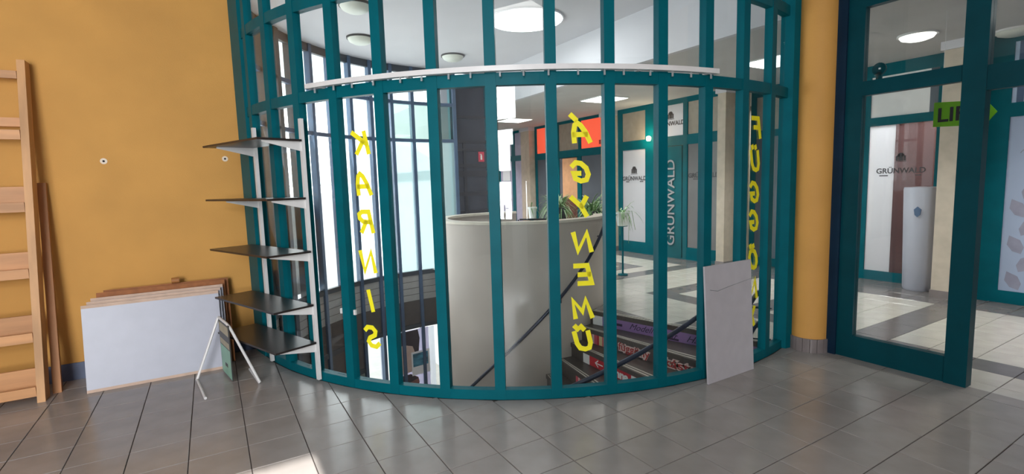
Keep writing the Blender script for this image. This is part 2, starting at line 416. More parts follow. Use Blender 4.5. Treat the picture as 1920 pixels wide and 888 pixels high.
# ceilings
sslab('ceiling', [(-4.3, -3.1, 0), (WX, -3.1, 0), (WX, 2.7, 0), (5.06, 2.7, 0), (5.06, 9.4, 0), (4.5, 9.4, 0)] + arcpts(168, 272, 3.42, 30) + [(.32, WY + .2, 0), (-4.3, WY + .2, 0)], ZC, ZC + .15, 'ceil')
lc = MB(); lc.box(5.14, 10.6, -3.1, 17, ZL, ZL + .12); lc.box(WX + .11, 5.14, -3.1, 2.52, ZL, ZL + .12)
struct('ceiling', lc, 'ceil_low')
fa = MB(); fa.box(5.06, 5.14, 2.6, 9.3, ZL - .0, ZC); fa.box(WX + .11, 5.14, 2.52, 2.6, ZL, ZC)
struct('trim_1', fa, 'ceil')
# far closing walls of corridor
struct('wall_corridor_end', B(5.14, 10.6, 16.9, 17.1, -.006, ZL), 'pillar')
struct('wall_corridor_near', B(WX + .1, 10.6, -3.1, -2.9, -.006, ZL), 'pillar')
struct('wall_shops_back', B(10.5, 10.7, -3, 17, -.006, ZL), 'filmbeige')
struct('wall_corridor_left', B(5.04, 5.14, 9.42, 16.9, -3.5, ZC), 'bld_pale')
struct('trim_2', B(5.0, 5.04, 9.92, 16.9, 1.75, 2.0), 'bld_band')
# lower-storey walls under the shop and the corridor
struct('wall_lower_front', MB().arc(C, 15, -90, 3.36, 3.5, -3.3, -.3, 40), 'cream')
struct('wall_lower_right', B(4.75, 4.9, 2.6, 9.2, -3.3, -.3), 'cream')
# outside
struct('ground', B(-25, 14, 5.9, 40, -3.65, -3.5), 'asphalt')

# ------------------------------------------------------------------ curved glass partition
STEP = 7.2; ANG = [1.05 + STEP * k for k in range(-11, 2)]      # -78.15 ... 8.25
gp = thing('glass_partition', 'curved teal-framed glass partition bulging into the tiled shop between yellow wall and column', 'partition', (2.3, 2.9, 0))
def radial(t, r, z=0):
    t_ = R(t); return frame(pol(t, r, z), (math.cos(t_), math.sin(t_), 0), (0, 0, 1))   # local x tangent, y up, z outward
mm = MB().box(-.039, .039, 0, ZC, -.034, .034).mesh('mullion', 'teal')
for t in ANG: obj('mullion', mm, None, gp, radial(t, RR))
j1 = MB(); j1.prism([(.33, 5.67, 0), (.29, 5.62, 0), (.345, 5.34, 0), (.42, 5.35, 0), (.40, 5.7, 0)], (0, 0, ZC))
obj('jamb', j1, 'teal', gp)
j2 = MB(); j2.prism([tuple(pol(13.8, 3.29)), tuple(pol(13.9, 3.40)), (4.71, 2.60, 0), (4.72, 2.72, 0)], (0, 0, ZC))
obj('jamb', j2, 'teal', gp)
obj('base_rail', MB().arc(C, -83, 14, 3.298, 3.362, 0, .075, 54), 'teal', gp)
obj('transom', MB().arc(C, -83, 14, 3.3, 3.36, 2.285, 2.37, 54), 'teal', gp)
obj('transom', MB().arc(C, -83, 14, 3.3, 3.36, 2.985, 3.07, 54), 'teal', gp)
obj('head_rail', MB().arc(C, -83, 14, 3.3, 3.36, ZC - .08, ZC, 54), 'teal', gp)
edges = [-83.2] + ANG + [14.2]
for a, b in zip(edges[:-1], edges[1:]):
    hw = RR * math.sin(R((b - a) / 2)) - .038; rc = RR * math.cos(R((b - a) / 2))
    for z0, z1 in ((.075, 2.285), (2.37, 2.985), (3.07, ZC - .08)):
        obj('pane', MB().box(-hw, hw, 0, z1 - z0, -.003, .003).mesh('pane', 'glass'), None, gp, radial((a + b) / 2, rc, z0))

for t in (-57.75, -55.35): obj('glass_clip', MB().box(-.01, .01, -.02, .02, .004, .02).mesh('glass_clip', 'whitemetal'), None, gp, radial(t, RR, .62))

# yellow lettering, mirrored because it reads from the stairwell side
GL = {'K': [[(0, 0), (0, 1)], [(.72, 1), (.0, .42)], [(.2, .56), (.72, 0)]],
      'A': [[(0, 0), (.1, .5), (.26, .88), (.4, 1), (.54, .88), (.68, .5), (.76, 0)], [(.09, .38), (.7, .38)]],
      'R': [[(0, 0), (0, 1), (.42, 1), (.62, .88), (.64, .68), (.48, .52), (0, .48)], [(.3, .5), (.7, 0)]],
      'N': [[(0, 0), (0, 1), (.66, 0), (.66, 1)]], 'I': [[(.3, 0), (.3, 1)]],
      'S': [[(.68, .84), (.5, .99), (.2, .98), (.05, .8), (.14, .6), (.5, .44), (.64, .25), (.52, .04), (.22, 0), (0, .16)]],
      'G': [[(.7, .82), (.5, 1), (.25, .95), (.05, .7), (.02, .35), (.18, .06), (.46, 0), (.7, .14), (.72, .42), (.42, .42)]],
      'Y': [[(0, 1), (.36, .5)], [(.72, 1), (.36, .5), (.22, 0)]],
      'E': [[(.62, 1), (0, 1), (0, 0), (.64, 0)], [(0, .5), (.52, .5)]],
      'M': [[(0, 0), (.1, 1), (.42, .3), (.74, 1), (.84, 0)]],
      'U': [[(0, 1), (.02, .35), (.14, .07), (.36, 0), (.6, .08), (.7, .36), (.7, 1)]],
      'F': [[(0, 0), (0, 1), (.62, 1)], [(0, .52), (.5, .52)]],
      'O': [[(.36, 1), (.12, .9), (0, .6), (.02, .3), (.16, .06), (.36, 0), (.58, .08), (.7, .34), (.7, .66), (.58, .92), (.36, 1)]]}
GL['Á'] = GL['A'] + [[(.42, 1.16), (.6, 1.42)]]
GL['Ű'] = GL['U'] + [[(.18, 1.16), (.3, 1.36)], [(.46, 1.16), (.58, 1.36)]]
GL['Ü'] = GL['U'] + [[(.18, 1.16), (.2, 1.28)], [(.5, 1.16), (.52, 1.28)]]
GL['Ö'] = GL['O'] + [[(.2, 1.16), (.22, 1.28)], [(.5, 1.16), (.52, 1.28)]]
def glyph(ch, h, th, wd_, slant=.22):           # mirrored painted letter: flat ribbons with mitred corners
    mb = MB(); tk = .0012
    for line in GL[ch]:
        p = [Vector((-(x - .38 + slant * (y - .5)) * wd_, (y - .5) * h)) for x, y in line]
        lf_, rt_ = [], []
        for i, q in enumerate(p):
            d0 = (q - p[i - 1]).normalized() if i else (p[1] - q).normalized()
            d1 = (p[i + 1] - q).normalized() if i < len(p) - 1 else d0
            m_ = d0 + d1; m_ = m_.normalized() if m_.length > .1 else d0
            n_ = Vector((-m_.y, m_.x)); k = min(1.7, 1 / max(.3, n_.dot(Vector((-d0.y, d0.x)))))
            e = d0 * (-th * .3 if i == 0 else (th * .3 if i == len(p) - 1 else 0))
            lf_.append(q + e + n_ * k * th / 2); rt_.append(q + e - n_ * k * th / 2)
        n = len(p); vs = [(a.x, a.y, z) for z in (0, tk) for pair in zip(lf_, rt_) for a in pair]; fs = []
        for i in range(n - 1):
            a = 2 * i; b_ = a + 2 * n
            fs += [[a, a + 1, a + 3, a + 2], [b_, b_ + 2, b_ + 3, b_ + 1], [a, a + 2, b_ + 2, b_], [a + 1, b_ + 1, b_ + 3, a + 3]]
        fs += [[0, 2 * n, 2 * n + 1, 1], [2 * n - 2, 2 * n - 1, 4 * n - 1, 4 * n - 2]]
        mb.add(vs, fs)
    return mb.mesh('letter', 'lettering')
def word(letters, t, zs, h, label, dx=None):
    wd = thing('window_lettering', label, 'lettering', tuple(pol(t, 3.333, zs[-1] - h / 2)))
    for i, (ch, z) in enumerate(zip(letters, zs)):
        me = glyph(ch, h, .036, .15)
        obj('letter', me, None, wd, radial(t + (dx[i] if dx else 0), RR * math.cos(R(3.6)) + .0055, z))
word('KARNIS', -52.95, [1.94, 1.63, 1.34, 1.03, .72, .43], .155, 'yellow mirrored letters K A R N I S running down the left glass pane')
word('ÁGYNEMŰ', -24.2, [1.95, 1.67, 1.42, 1.16, .92, .665, .42], .132, 'yellow mirrored letters Á G Y N E M Ű down the pane before the round wall')
word('FÜGGÖNY', 4.5, [2.0, 1.73, 1.47, 1.23, .90, .64, .40], .155, 'yellow mirrored letters F Ü G G Ö N Y near the right end of the glass')

# curtain rail on the transom
rl = thing('curtain_rail', 'white curved curtain rail with little runners along the partition transom', 'curtain rail', tuple(pol(-33, 3.40, 2.36)))
obj('track', MB().arc(C, -60.2, -5.6, 3.385, 3.43, 2.37, 2.405, 40), 'whitemetal', rl)
for t in (-58, -45, -31, -17, -7): obj('bracket', MB().box(-.015, .015, -.015, .012, -.02, .03).mesh('bracket', 'whitemetal'), None, rl, radial(t, 3.375, 2.382))
rn = MB().box(-.006, .006, -.038, 0, -.004, .004).mesh('runner', 'runner')
for k in range(18): obj('runner', rn, None, rl, radial(-58.4 + k * 3.05 + random.uniform(-.4, .4), 3.408, 2.371))

# ------------------------------------------------------------------ facade (far half of the rotunda)
fw = struct('window_1', loc=tuple(pol(-140, RR, -.08)))
FA = [-94.3 - 7.35 * k for k in range(14)]      # to -189.85
fm = MB().box(-.032, .032, 0, ZC + 3.3, -.05, .05)
fmesh, fmesh2 = fm.mesh('mullion', 'blueframe'), MB().box(-.05, .05, 0, ZC + 3.3, -.07, .07).mesh('mullion', 'greyframe')
for i, t in enumerate(FA): obj('mullion', fmesh2 if i < 6 else fmesh, None, fw, radial(t, RR, -3.3))
for z0, z1, m in ((-.10, -.02, 'greyframe'), (2.43, 2.49, 'blueframe'), (3.12, 3.18, 'blueframe'), (ZC - .12, ZC, 'greyframe'), (-1.14, -1.06, 'greyframe'), (-3.3, -3.2, 'greyframe')):
    obj('transom', MB().arc(C, FA[0], FA[-1], 3.295, 3.365, z0, z1, 48), m, fw)
obj('transom', MB().arc(C, FA[0], FA[8], 3.295, 3.365, -1.68, -1.6, 30), 'greyframe', fw)
for i, (a, b) in enumerate(zip(FA[:-1], FA[1:])):
    mid = (a + b) / 2; hw = RR * math.sin(R(3.675)) - .03; rc = RR * math.cos(R(3.675))
    def pn(name, z0, z1, m, th=.004): obj(name, MB().box(-hw, hw, 0, z1 - z0, -th, th).mesh(name, m), None, fw, radial(mid, rc, z0))
    right = i >= 10
    pn('pane', 3.18, ZC - .12, 'facade_glass')
    pn('pane', 2.49, 3.12, 'tintglass' if right else 'facade_glass')
    pn('pane', -.02, 2.43, 'paleglass' if right else 'facade_glass')
    pn('siding_backing', -1.06, -.10, 'spandrel_dark', .002)
    for k in range(4): pn('siding_board', -.22 - k * .125, -.105 - k * .125, 'spandrel', .008)
    pn('spandrel_panel', -1.06, -.60, 'spandrel_dark', .006)
    if i < 8:
        pn('spandrel_panel', -1.6, -1.14, 'spandrel_dark', .006); pn('pane', -3.2, -1.68, 'lowfilm')
    else: pn('pane', -3.2, -1.14, 'facade_glass')
# grey screen standing behind the facade glass at the left
sg = obj('grey_screen', MB().arc(C, -100, -141, 3.55, 3.6, -.02, 1.36, 12), 'spandrel'); tag(sg, 'low grey screen outside the left facade glass behind the shelf unit', 'screen')
# lower window poster: sheets behind the lower glass
def sheet(t, r, pts, m, name, parent, off):      # pts in (tangent, z) metres; inward side faces the room
    q = MB().prism([(-x, z, 0) for x, z in pts], (0, 0, -.002)); return obj(name, q.mesh(name, m), None, parent, radial(t, r, 0) @ Matrix.Translation((0, 0, -off)))
def fx(tdeg, t0): return RR * math.sin(R(tdeg - t0))
ps = thing('window_poster', 'white lower window poster with a dark haired figure and two blue landscape pictures', 'poster', tuple(pol(-171.5, 3.2, -3.1)))
def pr(name, x0, x1, z0, z1, m, off): return obj(name, MB().box(-x1, -x0, z0, z1, -off - .002, -off).mesh(name, m), None, ps, radial(-171.5, 3.28, 0))
# tangential x runs to the right in view
pr('backing', -.455, .335, -3.15, -1.16, 'posterpale', -.03)
pr('white_margin', .34, .46, -3.1, -1.17, 'posterwhite', -.026)
pr('white_margin', -.54, -.46, -3.1, -1.2, 'posterwhite', -.026); pr('white_margin', -.70, -.60, -3.1, -1.2, 'posterwhite', -.026)
def ps_poly(name, pts, m, off): return obj(name, MB().prism([(-(x * 1.15 + .13), z, -off) for x, z in pts], (0, 0, .002)).mesh(name, m), None, ps, radial(-171.5, 3.28, 0))
ps_poly('face_print', [(-.42, -1.35), (-.12, -1.4), (-.02, -1.55), (-.06, -1.8), (-.18, -1.98), (-.42, -2.0)], 'skinprint', -.024)
ps_poly('hair_print', [(-.42, -1.17), (-.03, -1.17), (0, -1.35), (-.03, -1.6), (-.1, -1.62), (-.14, -1.48), (-.3, -1.42), (-.42, -1.45)], 'hairprint', -.022)
ps_poly('hand_print', [(-.42, -2.1), (-.2, -2.02), (-.06, -2.12), (-.04, -2.22), (-.1, -2.42), (-.26, -2.62), (-.42, -2.66)], 'skinprint2', -.022)
ps_poly('sleeve_print', [(-.42, -2.02), (-.2, -2.02), (-.06, -2.14), (-.42, -2.24)], 'hairprint', -.02)
pr('picture_border', -0.07, 0.33, -2.07, -1.6, 'whiteprint', -.018); pr('landscape_picture', -0.04, 0.29, -1.9, -1.64, 'blueprint', -.016)
pr('picture_border', -0.07, 0.33, -2.85, -2.36, 'whiteprint', -.018); pr('landscape_picture', -0.04, 0.29, -2.8, -2.42, 'blueprint', -.016)

# neighbouring building across the yard
nb = thing('neighbour_building', 'pale building with grey band far across the yard seen through the facade', 'building', (0, 28, -3.5))
obj('lower_storey', B(-12, 5.5, 26.2, 32, -3.5, 1.8), 'bld_pale', nb)
obj('band', B(-12.05, 5.55, 26.1, 32.05, 1.8, 2.4), 'bld_band', nb)
obj('upper_storey', B(-12, 5.5, 26.2, 32, 2.4, 5.2), 'bld_pale', nb)
struct('wall_sun_blocker', B(-4.3, 10.6, -3.1, 8.8, ZC + .22, 9.5), 'bld_pale')  # unseen mass added over the roof to keep sun off yard and facade

# ------------------------------------------------------------------ dark lift cladding at the far side
lf = thing('lift_shaft', 'dark glossy lift shaft with horizontal bars rising behind the round wall', 'lift shaft', (4.6, 9.35, 0))
obj('cladding', B(4.26, 5.02, 9.3, 9.88, 0, 3.74), 'lift', lf)
obj('corner_post', B(4.18, 4.28, 9.26, 9.36, 0, 3.74), 'teal', lf)
obj('corner_post', B(4.96, 5.03, 9.25, 9.32, 0, 3.74), 'teal', lf)
for z, h in ((2.95, .05), (2.46, .06), (2.30, .05), (1.98, .08), (1.82, .12), (1.42, .08), (1.05, .06)):
    obj('bar', B(4.32, 4.98, 9.27, 9.31, z - h / 2, z + h / 2), 'lift_bar', lf)
obj('upright', B(4.44, 4.5, 9.265, 9.31, 0, 2.45), 'lift_bar', lf)
fs_ = thing('extinguisher_sign', 'small red fire extinguisher sign on the dark lift shaft', 'sign', (4.83, 9.25, 2.0))
obj('plate', B(4.77, 4.90, 9.25, 9.262, 2.06, 2.26), 'redsign', fs_)
sp = MB(); sp.box(4.815, 4.85, 9.245, 9.252, 2.10, 2.19); sp.box(4.825, 4.84, 9.245, 9.252, 2.19, 2.215); sp.box(4.80, 4.83, 9.245, 9.252, 2.205, 2.215)
obj('extinguisher_symbol', sp, 'print_white', fs_)
sk = struct('wall_lift_side', B(4.16, 4.9, 9.36, 9.42, -3.3, 0), 'cream')

# ------------------------------------------------------------------ round parapet, stair, handrails
pp = thing('round_parapet', 'smooth cream round stair wall with pale cap behind the glass', 'stair wall', (C[0], C[1], -3.3))
pw = MB().arc(C, 58, -208, 1.02, 1.14, -3.3, 1.125, 64); pwm = pw.mesh('wall', 'cream')
for p in pwm.polygons: p.use_smooth = True
pwm.set_sharp_from_angle(angle=R(40)); obj('wall', pwm, None, pp)
obj('cap', MB().arc(C, 58.3, -208.3, 1.0, 1.165, 1.125, 1.155, 64), 'creamcap', pp)

st = thing('curved_staircase', 'dark curved staircase descending round the cream wall with advertising banners on its risers', 'staircase', (C[0], C[1], -3.3))
DT, DZ = 8.3, .17
R0, R1 = 1.16, 3.24
for k in range(16):
    t0 = 14.6 - DT * k; z = -DZ * (k + 1)
    if k < 16:
        obj('tread', MB().arc(C, t0 + .3, t0 - DT - .6, R0, R1, z - .05, z, 5), 'tread', st)
        for q in (0, 1.1): obj('nosing_strip', MB().arc(C, t0 - DT + .35 + q, t0 - DT - .05 + q, R0 + .03, R1 - .03, z, z + .004, 1), 'nosing', st)
    # riser below the upper level at angle t0, facing decreasing angle
    obj('riser', MB().arc(C, t0 + .45, t0, R0, R1, z - .0, z + DZ - .05, 1), 'tread', st)
for q in (0.2, 1.6): obj('nosing_strip', MB().arc(C, 14.9 + q, 15.3 + q, R0 + .03, R1 - .05, 0, .004, 1), 'nosing', st)
obj('landing_edge', MB().arc(C, 14.55, 15.2, R0, R1, -.05, 0.0, 1), 'tread', st)
def riser_frame(k, r, zoff, off):
    t = 14.6 - DT * k; p = pol(t, r, -DZ * (k + 1) + zoff); a = R(t)
    mt = frame(p, (math.sin(a), -math.cos(a), 0), (0, 0, 1))       # right = outward; normal faces decreasing angle
    return mt @ Matrix.Translation((0, 0, off))
def ban(k, r0, r1, z0, z1, m, name='banner', off=.004, lab=None, par=None):
    return obj(name, MB().box(r0 - r1, 0, z0, z1, -.001, .001).mesh(name, m), None, par or st, riser_frame(k, r1, 0, off), lab)
def btxt(k, r, z, s, size, m, off, shear=0, bold=.0, sp=1.0):
    return obj('banner_text', text_mesh(s, size, m, .0006, shear, bold, False, sp), None, st, riser_frame(k, r, z, off))
def fit(k, r0, r1, z, s_, h, m, off, shear=0, bold=0):
    me = text_mesh(s_, h, m, .0006, shear, bold)
    w_ = max(v.co.x for v in me.vertices) * 2
    return obj('banner_text', me, None, st, riser_frame(k, (r0 + r1) / 2, z, off) @ Matrix.Diagonal(((r1 - r0) / w_, 1, 1, 1)))
ban(0, 1.34, 3.2, .003, .118, 'purple', lab='purple banner with dark script'); ban(0, 1.2, 1.34, .003, .118, 'print_white')
fit(0, 1.72, 2.04, .07, 'Modell', .10, 'purple_dark', .007, .5); fit(0, 2.07, 2.32, .06, 'Divat', .10, 'purple_dark', .007, .5); fit(0, 2.42, 2.62, .06, 'Ház', .10, 'purple_dark', .007, .5)
ban(0, 1.50, 1.62, .045, .075, 'purple_dark', 'banner_mark', .006); ban(0, 2.20, 2.33, .012, .034, 'purple_dark', 'banner_mark', .006)
for k, d in ((1, 0), (3, .3)):
    ban(k, 1.56 + d, 3.2, .003, .118, 'banner_dark')
    for a, b, m in ((1.28, 1.34, 'rose'), (1.34, 1.37, 'pink'), (1.37, 1.42, 'rose'), (1.42, 1.45, 'red'), (1.45, 1.50, 'straw'), (1.50, 1.52, 'rose'), (1.52, 1.56, 'straw')): ban(k, a + d, b + d, .003, .118, m, 'banner_stripe')
    ban(k, 1.2, 1.28 + d, .003, .118, 'tread')
    for r0, r1, s_ in ((1.75 + d, 2.18 + d, 'függöny'), (2.24 + d, 2.98, 'lakástextil')):
        fit(k, r0 - .01, r1 + .01, .06, s_, .125, 'pink', .006, 0, .016); fit(k, r0, r1, .06, s_, .125, 'red_print', .009, 0, .001)
ban(2, 1.52, 3.2, .003, .118, 'red', lab='red banner with white lettering'); ban(2, 1.4, 1.52, .003, .118, 'print_white')
fit(2, 1.86, 2.18, .06, 'Anna', .12, 'print_white', .007, 0, .006); fit(2, 2.22, 2.72, .06, 'DIVAT', .12, 'print_white', .007, 0, .006)
ar = MB(); ar.prism([(-.07, 0, 0), (-.01, .045, 0), (-.01, .028, 0), (-.045, .006, 0), (.07, .006, 0), (.07, -.006, 0), (-.045, -.006, 0), (-.01, -.028, 0), (-.01, -.045, 0)], (0, 0, .001))
obj('arrow_print', ar.mesh('arrow_print', 'print_white'), None, st, riser_frame(2, 1.69, .06, .006))
ban(4, 1.54, 3.2, .003, .118, 'filmgrey'); ban(4, 1.4, 1.54, .003, .118, 'print_white')

hr = thing('handrail', 'dark blue handrail sloping down along the cream round wall', 'handrail', tuple(pol(-13, 1.2, -1)))
def hz(t): return .46 + .0205 * t
obj('rail_tube', MB().tube([pol(t, 1.215, hz(t)) for t in range(34, -120, -4)], .02, 10), 'rail', hr)
for t in (26, -10, -44, -80, -110):
    obj('bracket', MB().tube([pol(t, 1.215, hz(t) - .015), pol(t, 1.215, hz(t) - .07), pol(t, 1.13, hz(t) - .09)], .008, 6), 'rail', hr)
h2 = thing('handrail', 'dark blue handrail on posts along the stair side next to the glass', 'handrail', tuple(pol(-13, 3.1, -1)))
obj('rail_tube', MB().tube([pol(t, 3.1, .475 + .0203 * t) for t in range(6, -98, -4)], .021, 10), 'rail', h2)
for t in (4, -40, -60, -86):
    zz = .475 + .0203 * t; zt = -DZ * math.ceil((14.6 - t) / DT)
    obj('post', MB().tube([pol(t, 3.1, zt), pol(t, 3.1, zz - .01)], .013, 8), 'rail', h2)
h3 = thing('grab_rail', 'two short dark rails with brackets beside the right jamb of the partition', 'handrail', tuple(pol(11, 3.2, .1)))
for z in (.52, .22):
    obj('rail_tube', MB().tube([pol(12.4, 3.19, z), pol(11.4, 3.17, z - .03), pol(9.3, 3.1, z - .24)], [.026, .02, .02], 10), 'rail', h3)
    obj('bracket', MB().tube([pol(10.4, 3.13, z - .13), pol(13.2, 3.28, z - .15)], .009, 6), 'rail', h3)
obj('post', MB().tube([pol(9.3, 3.1, 0 - DZ + .002), pol(9.3, 3.1, .28)], .012, 8), 'rail', h3)

# railing across the gap of the parapet
gr = thing('landing_railing', 'black metal railing closing the gap at the back of the round wall', 'railing', tuple(pol(105, 1.1, 0)))
for z in (.35, .7, 1.02): obj('rail_tube', MB().tube([pol(t, 1.1, z) for t in range(59, 152, 6)], .014, 8), 'black', gr)
for t in range(60, 152, 10): obj('baluster', MB().tube([pol(t, 1.1, -.3), pol(t, 1.1, 1.02)], .011, 6), 'black', gr)

# ------------------------------------------------------------------ plants
def leaves(mb, c, n, L, w, up, spread=1.0):
    for _ in range(n):
        a = random.uniform(0, 2 * math.pi); l = L * random.uniform(.6, 1.15); e = random.uniform(.25, up)
        d = Vector((math.cos(a), math.sin(a), 0)); s = Vector((-math.sin(a), math.cos(a), 0))
        b = Vector(c) + Vector((random.uniform(-1, 1) * spread * .05, random.uniform(-1, 1) * spread * .05, 0)); pts = []
        for i in range(5):
            t = i / 4; p = b + d * l * t * .8 + Vector((0, 0, l * (e * t * 1.5 - 1.3 * t * t * (1.2 - e * .6)))); ww_ = w * (1 - t) ** .6 * (.5 + t)
            pts += [p - s * ww_, p + s * ww_]
        k = len(mb.v); mb.add(pts, [[2 * i, 2 * i + 1, 2 * i + 3, 2 * i + 2] for i in range(4)])
def planter(loc, lx, h, label, rot=0):
    mt = Matrix.Translation(loc) @ Matrix.Rotation(rot, 4, 'Z')
    t = thing('planter_box', label, 'planter', loc)
    q = MB(); q.prism([tuple(mt @ Vector(p)) for p in ((-lx / 2 + .03, -.08, h - .2), (lx / 2 - .03, -.08, h - .2), (lx / 2 - .03, .08, h - .2), (-lx / 2 + .03, .08, h - .2))], (0, 0, .01))
    for s0, s1 in (((-lx / 2, -.1), (lx / 2, -.085)), ((-lx / 2, .085), (lx / 2, .1)), ((-lx / 2, -.085), (-lx / 2 + .015, .085)), ((lx / 2 - .015, -.085), (lx / 2, .085))):
        q.box(s0[0], s1[0], s0[1], s1[1], h - .2, h, mt)
    obj('box', q, 'potdark', t)
    obj('soil', MB().box(-lx / 2 + .02, lx / 2 - .02, -.08, .08, h - .06, h - .03, mt), 'soil', t)
    for x in (-lx / 2 + .05, lx / 2 - .05):
        obj('leg', MB().box(x - .015, x + .015, -.06, -.03, 0, h - .19, mt).box(x - .015, x + .015, .03, .06, 0, h - .19, mt), 'black', t)
    for i, m in enumerate(('leaf', 'leaf_pale')):
        mb = MB()
        for k in range(5): leaves(mb, mt @ Vector((-lx / 2 + .1 + (lx - .2) * k / 4, 0, h - .03)), 34 - 12 * i, .42 - .08 * i, .013 + .006 * i, 1.0)
        f = obj('foliage', mb, m, t); f['kind'] = 'stuff'
planter((4.86, 6.68, 0), .5, 1.2, 'dark planter box of leafy greens behind the round wall, left of the yellow Y', R(60))
planter((5.13, 6.13, 0), .46, 1.14, 'dark planter box of bushy ferns behind the round wall, right of the yellow Y', R(75))
def pot(loc, r, h0, h1, label, n, trail=False):
    t = thing('potted_plant', label, 'plant', loc)
    obj('pot', MB().lathe((loc[0], loc[1], 0), [(r * .72, h0), (r * .95, h1 - .03), (r * 1.08, h1 - .03), (r * 1.08, h1), (r * .92, h1), (r * .9, h1 - .03), (0.001, h1 - .035)], 20), 'potwhite', t)
    obj('stand', MB().lathe((loc[0], loc[1], 0), [(r * .7, 0), (r * .7, .02), (.016, .03), (.016, h0 - .02), (r * .7, h0 - .01), (r * .7, h0)], 14), 'teal', t)
    mb = MB(); leaves(mb, (loc[0], loc[1], h1 - .03), n, .26 if not trail else .36, .012, .95)
    f = obj('foliage', mb, 'leaf', t); f['kind'] = 'stuff'
    if trail:
        tb = MB()
        for k in range(6):
            a = random.uniform(0, 6.28); d = Vector((math.cos(a), math.sin(a), 0)); L = random.uniform(.25, .6)
            tb.tube([Vector((loc[0], loc[1], h1)) + d * r * .8, Vector((loc[0], loc[1], h1 + .02)) + d * r * 1.3, Vector((loc[0], loc[1], h1 - L)) + d * r * (1.5 + .3 * math.sin(k))], .004, 4)
        obj('trailing_stems', tb, 'leaf', t)['kind'] = 'stuff'
pot((4.72, 7.22, 0), .075, .98, 1.19, 'slim white pot on a stand behind the round wall rim', 3)
pot((5.92, 6.3, 0), .12, .84, 1.07, 'white pot with trailing plant on a stand beside the right mullion', 22, True)

# ------------------------------------------------------------------ shopfronts along the corridor
def shopfront(name, label, X, y0, y1, loc_cat='shopfront'):
    return thing(name, label, loc_cat, (X, (y0 + y1) / 2, 0))
def stile(sf, X, y0, y1, z0, z1, m='teal', name='frame_bar', d=.05): return obj(name, B(X - d / 2, X + d / 2, y0, y1, z0, z1), m, sf)
def panel(sf, X, y0, y1, z0, z1, m, name='pane', d=.012): return obj(name, B(X - d / 2, X + d / 2, y0, y1, z0, z1), m, sf)
def wtext(sf, X, y, z, s, size, m, bold=.0, vertical=False, sp=1.0):
    mt = frame((X, y, z), (0, -1, 0), (0, 0, 1))           # faces -X, reads toward -Y
    if vertical: mt = mt @ Matrix.Rotation(R(90), 4, 'Z')
    return obj('sign_text', text_mesh(s, size, m, .001, 0, bold, False, sp), None, sf, mt)
def emblem(sf, X, y, z, s, m):
    q = MB()
    for a, b, c, d in ((-.5, -.28, -.5, .1), (-.22, .22, -.5, .42), (.28, .5, -.5, .1), (-.34, -.1, .0, .3), (.1, .34, .0, .3)):
        q.box(X - .002, X + .002, y - b * s, y - a * s, z + c * s, z + d * s)
    q.box(X - .002, X + .002, y - .6 * s, y + .6 * s, z - .62 * s, z - .56 * s)
    return obj('emblem', q, m, sf)
XA = 8.0
sa = shopfront('shopfront', 'teal shopfront with white film panes and vertical grey lettering on its door', XA, 5.9, 8.6)
for y0, y1 in ((5.86, 5.97), (6.69, 6.80), (7.54, 7.79), (8.48, 8.62)): stile(sa, XA, y0, y1, 0, 3.15)
for z0, z1 in ((0, .25), (2.25, 2.44), (3.05, 3.15)): stile(sa, XA, 5.97, 6.69, z0, z1); stile(sa, XA, 7.79, 8.48, z0, z1); stile(sa, XA, 6.80, 7.54, max(z0, 2.25 if z0 > 1 else 0), z1 if z0 > 1 else .03)
panel(sa, XA, 7.79, 8.48, .25, 2.25, 'filmwhite'); panel(sa, XA, 7.79, 8.48, 2.44, 3.05, 'filmbeige')
panel(sa, XA, 5.97, 6.69, .25, 2.25, 'filmgrey'); panel(sa, XA, 5.97, 6.69, 2.44, 3.05, 'filmbeige'); panel(sa, XA, 6.80, 7.54, 2.44, 3.05, 'filmwhite')
dr = obj('door', B(XA - .03, XA + .02, 6.82, 7.52, .03, 2.24), 'teal', sa)
panel(dr, XA - .03, 6.93, 7.30, .24, 2.15, 'filmwhite', 'pane', .03)
obj('handle', MB().tube([(XA - .09, 7.42, .95), (XA - .09, 7.42, 1.3)], .012, 8).tube([(XA - .09, 7.42, 1.0), (XA - .02, 7.42, 1.0)], .008, 6).tube([(XA - .09, 7.42, 1.25), (XA - .02, 7.42, 1.25)], .008, 6), 'whitemetal', dr)
wtext(sa, XA - .05, 7.11, 1.12, 'GRÜNWALD', .30, 'logo_light', .003, True)
emblem(sa, XA - .011, 8.13, 1.82, .16, 'logo'); wtext(sa, XA - .011, 8.13, 1.64, 'GRÜNWALD', .125, 'logo', .003); panel(sa, XA - .011, 8.28, 8.38, 1.55, 1.57, 'logo', 'underline', .003); panel(sa, XA - .011, 7.86, 7.96, 1.55, 1.57, 'logo', 'underline', .003)
wtext(sa, XA - .011, 6.33, 1.66, 'GRÜNWALD', .12, 'logo', .003); emblem(sa, XA - .011, 6.33, 1.84, .14, 'logo'); panel(sa, XA - .011, 6.45, 6.56, 1.57, 1.59, 'logo', 'underline', .003)
emblem(sa, XA - .011, 7.12, 2.86, .15, 'logo'); wtext(sa, XA - .011, 7.12, 2.70, 'GRÜNWALD', .12, 'logo', .003)
lb = obj('spot_lamp', MB().lathe((XA - .1, 7.62, 2.42), [(.03, -.03), (.05, 0), (.05, .05), (.02, .07)], 12), 'warm_emit', sa, label='glowing warm spot lamp')
pl_ = bpy.data.lights.new('spot_lamp_light', 'POINT'); pl_.energy = 10; pl_.color = (1, .78, .5); pl_.shadow_soft_size = .05
po = bpy.data.objects.new('spot_lamp_light', pl_); COL.objects.link(po); po.location = (XA - .25, 7.62, 2.45)
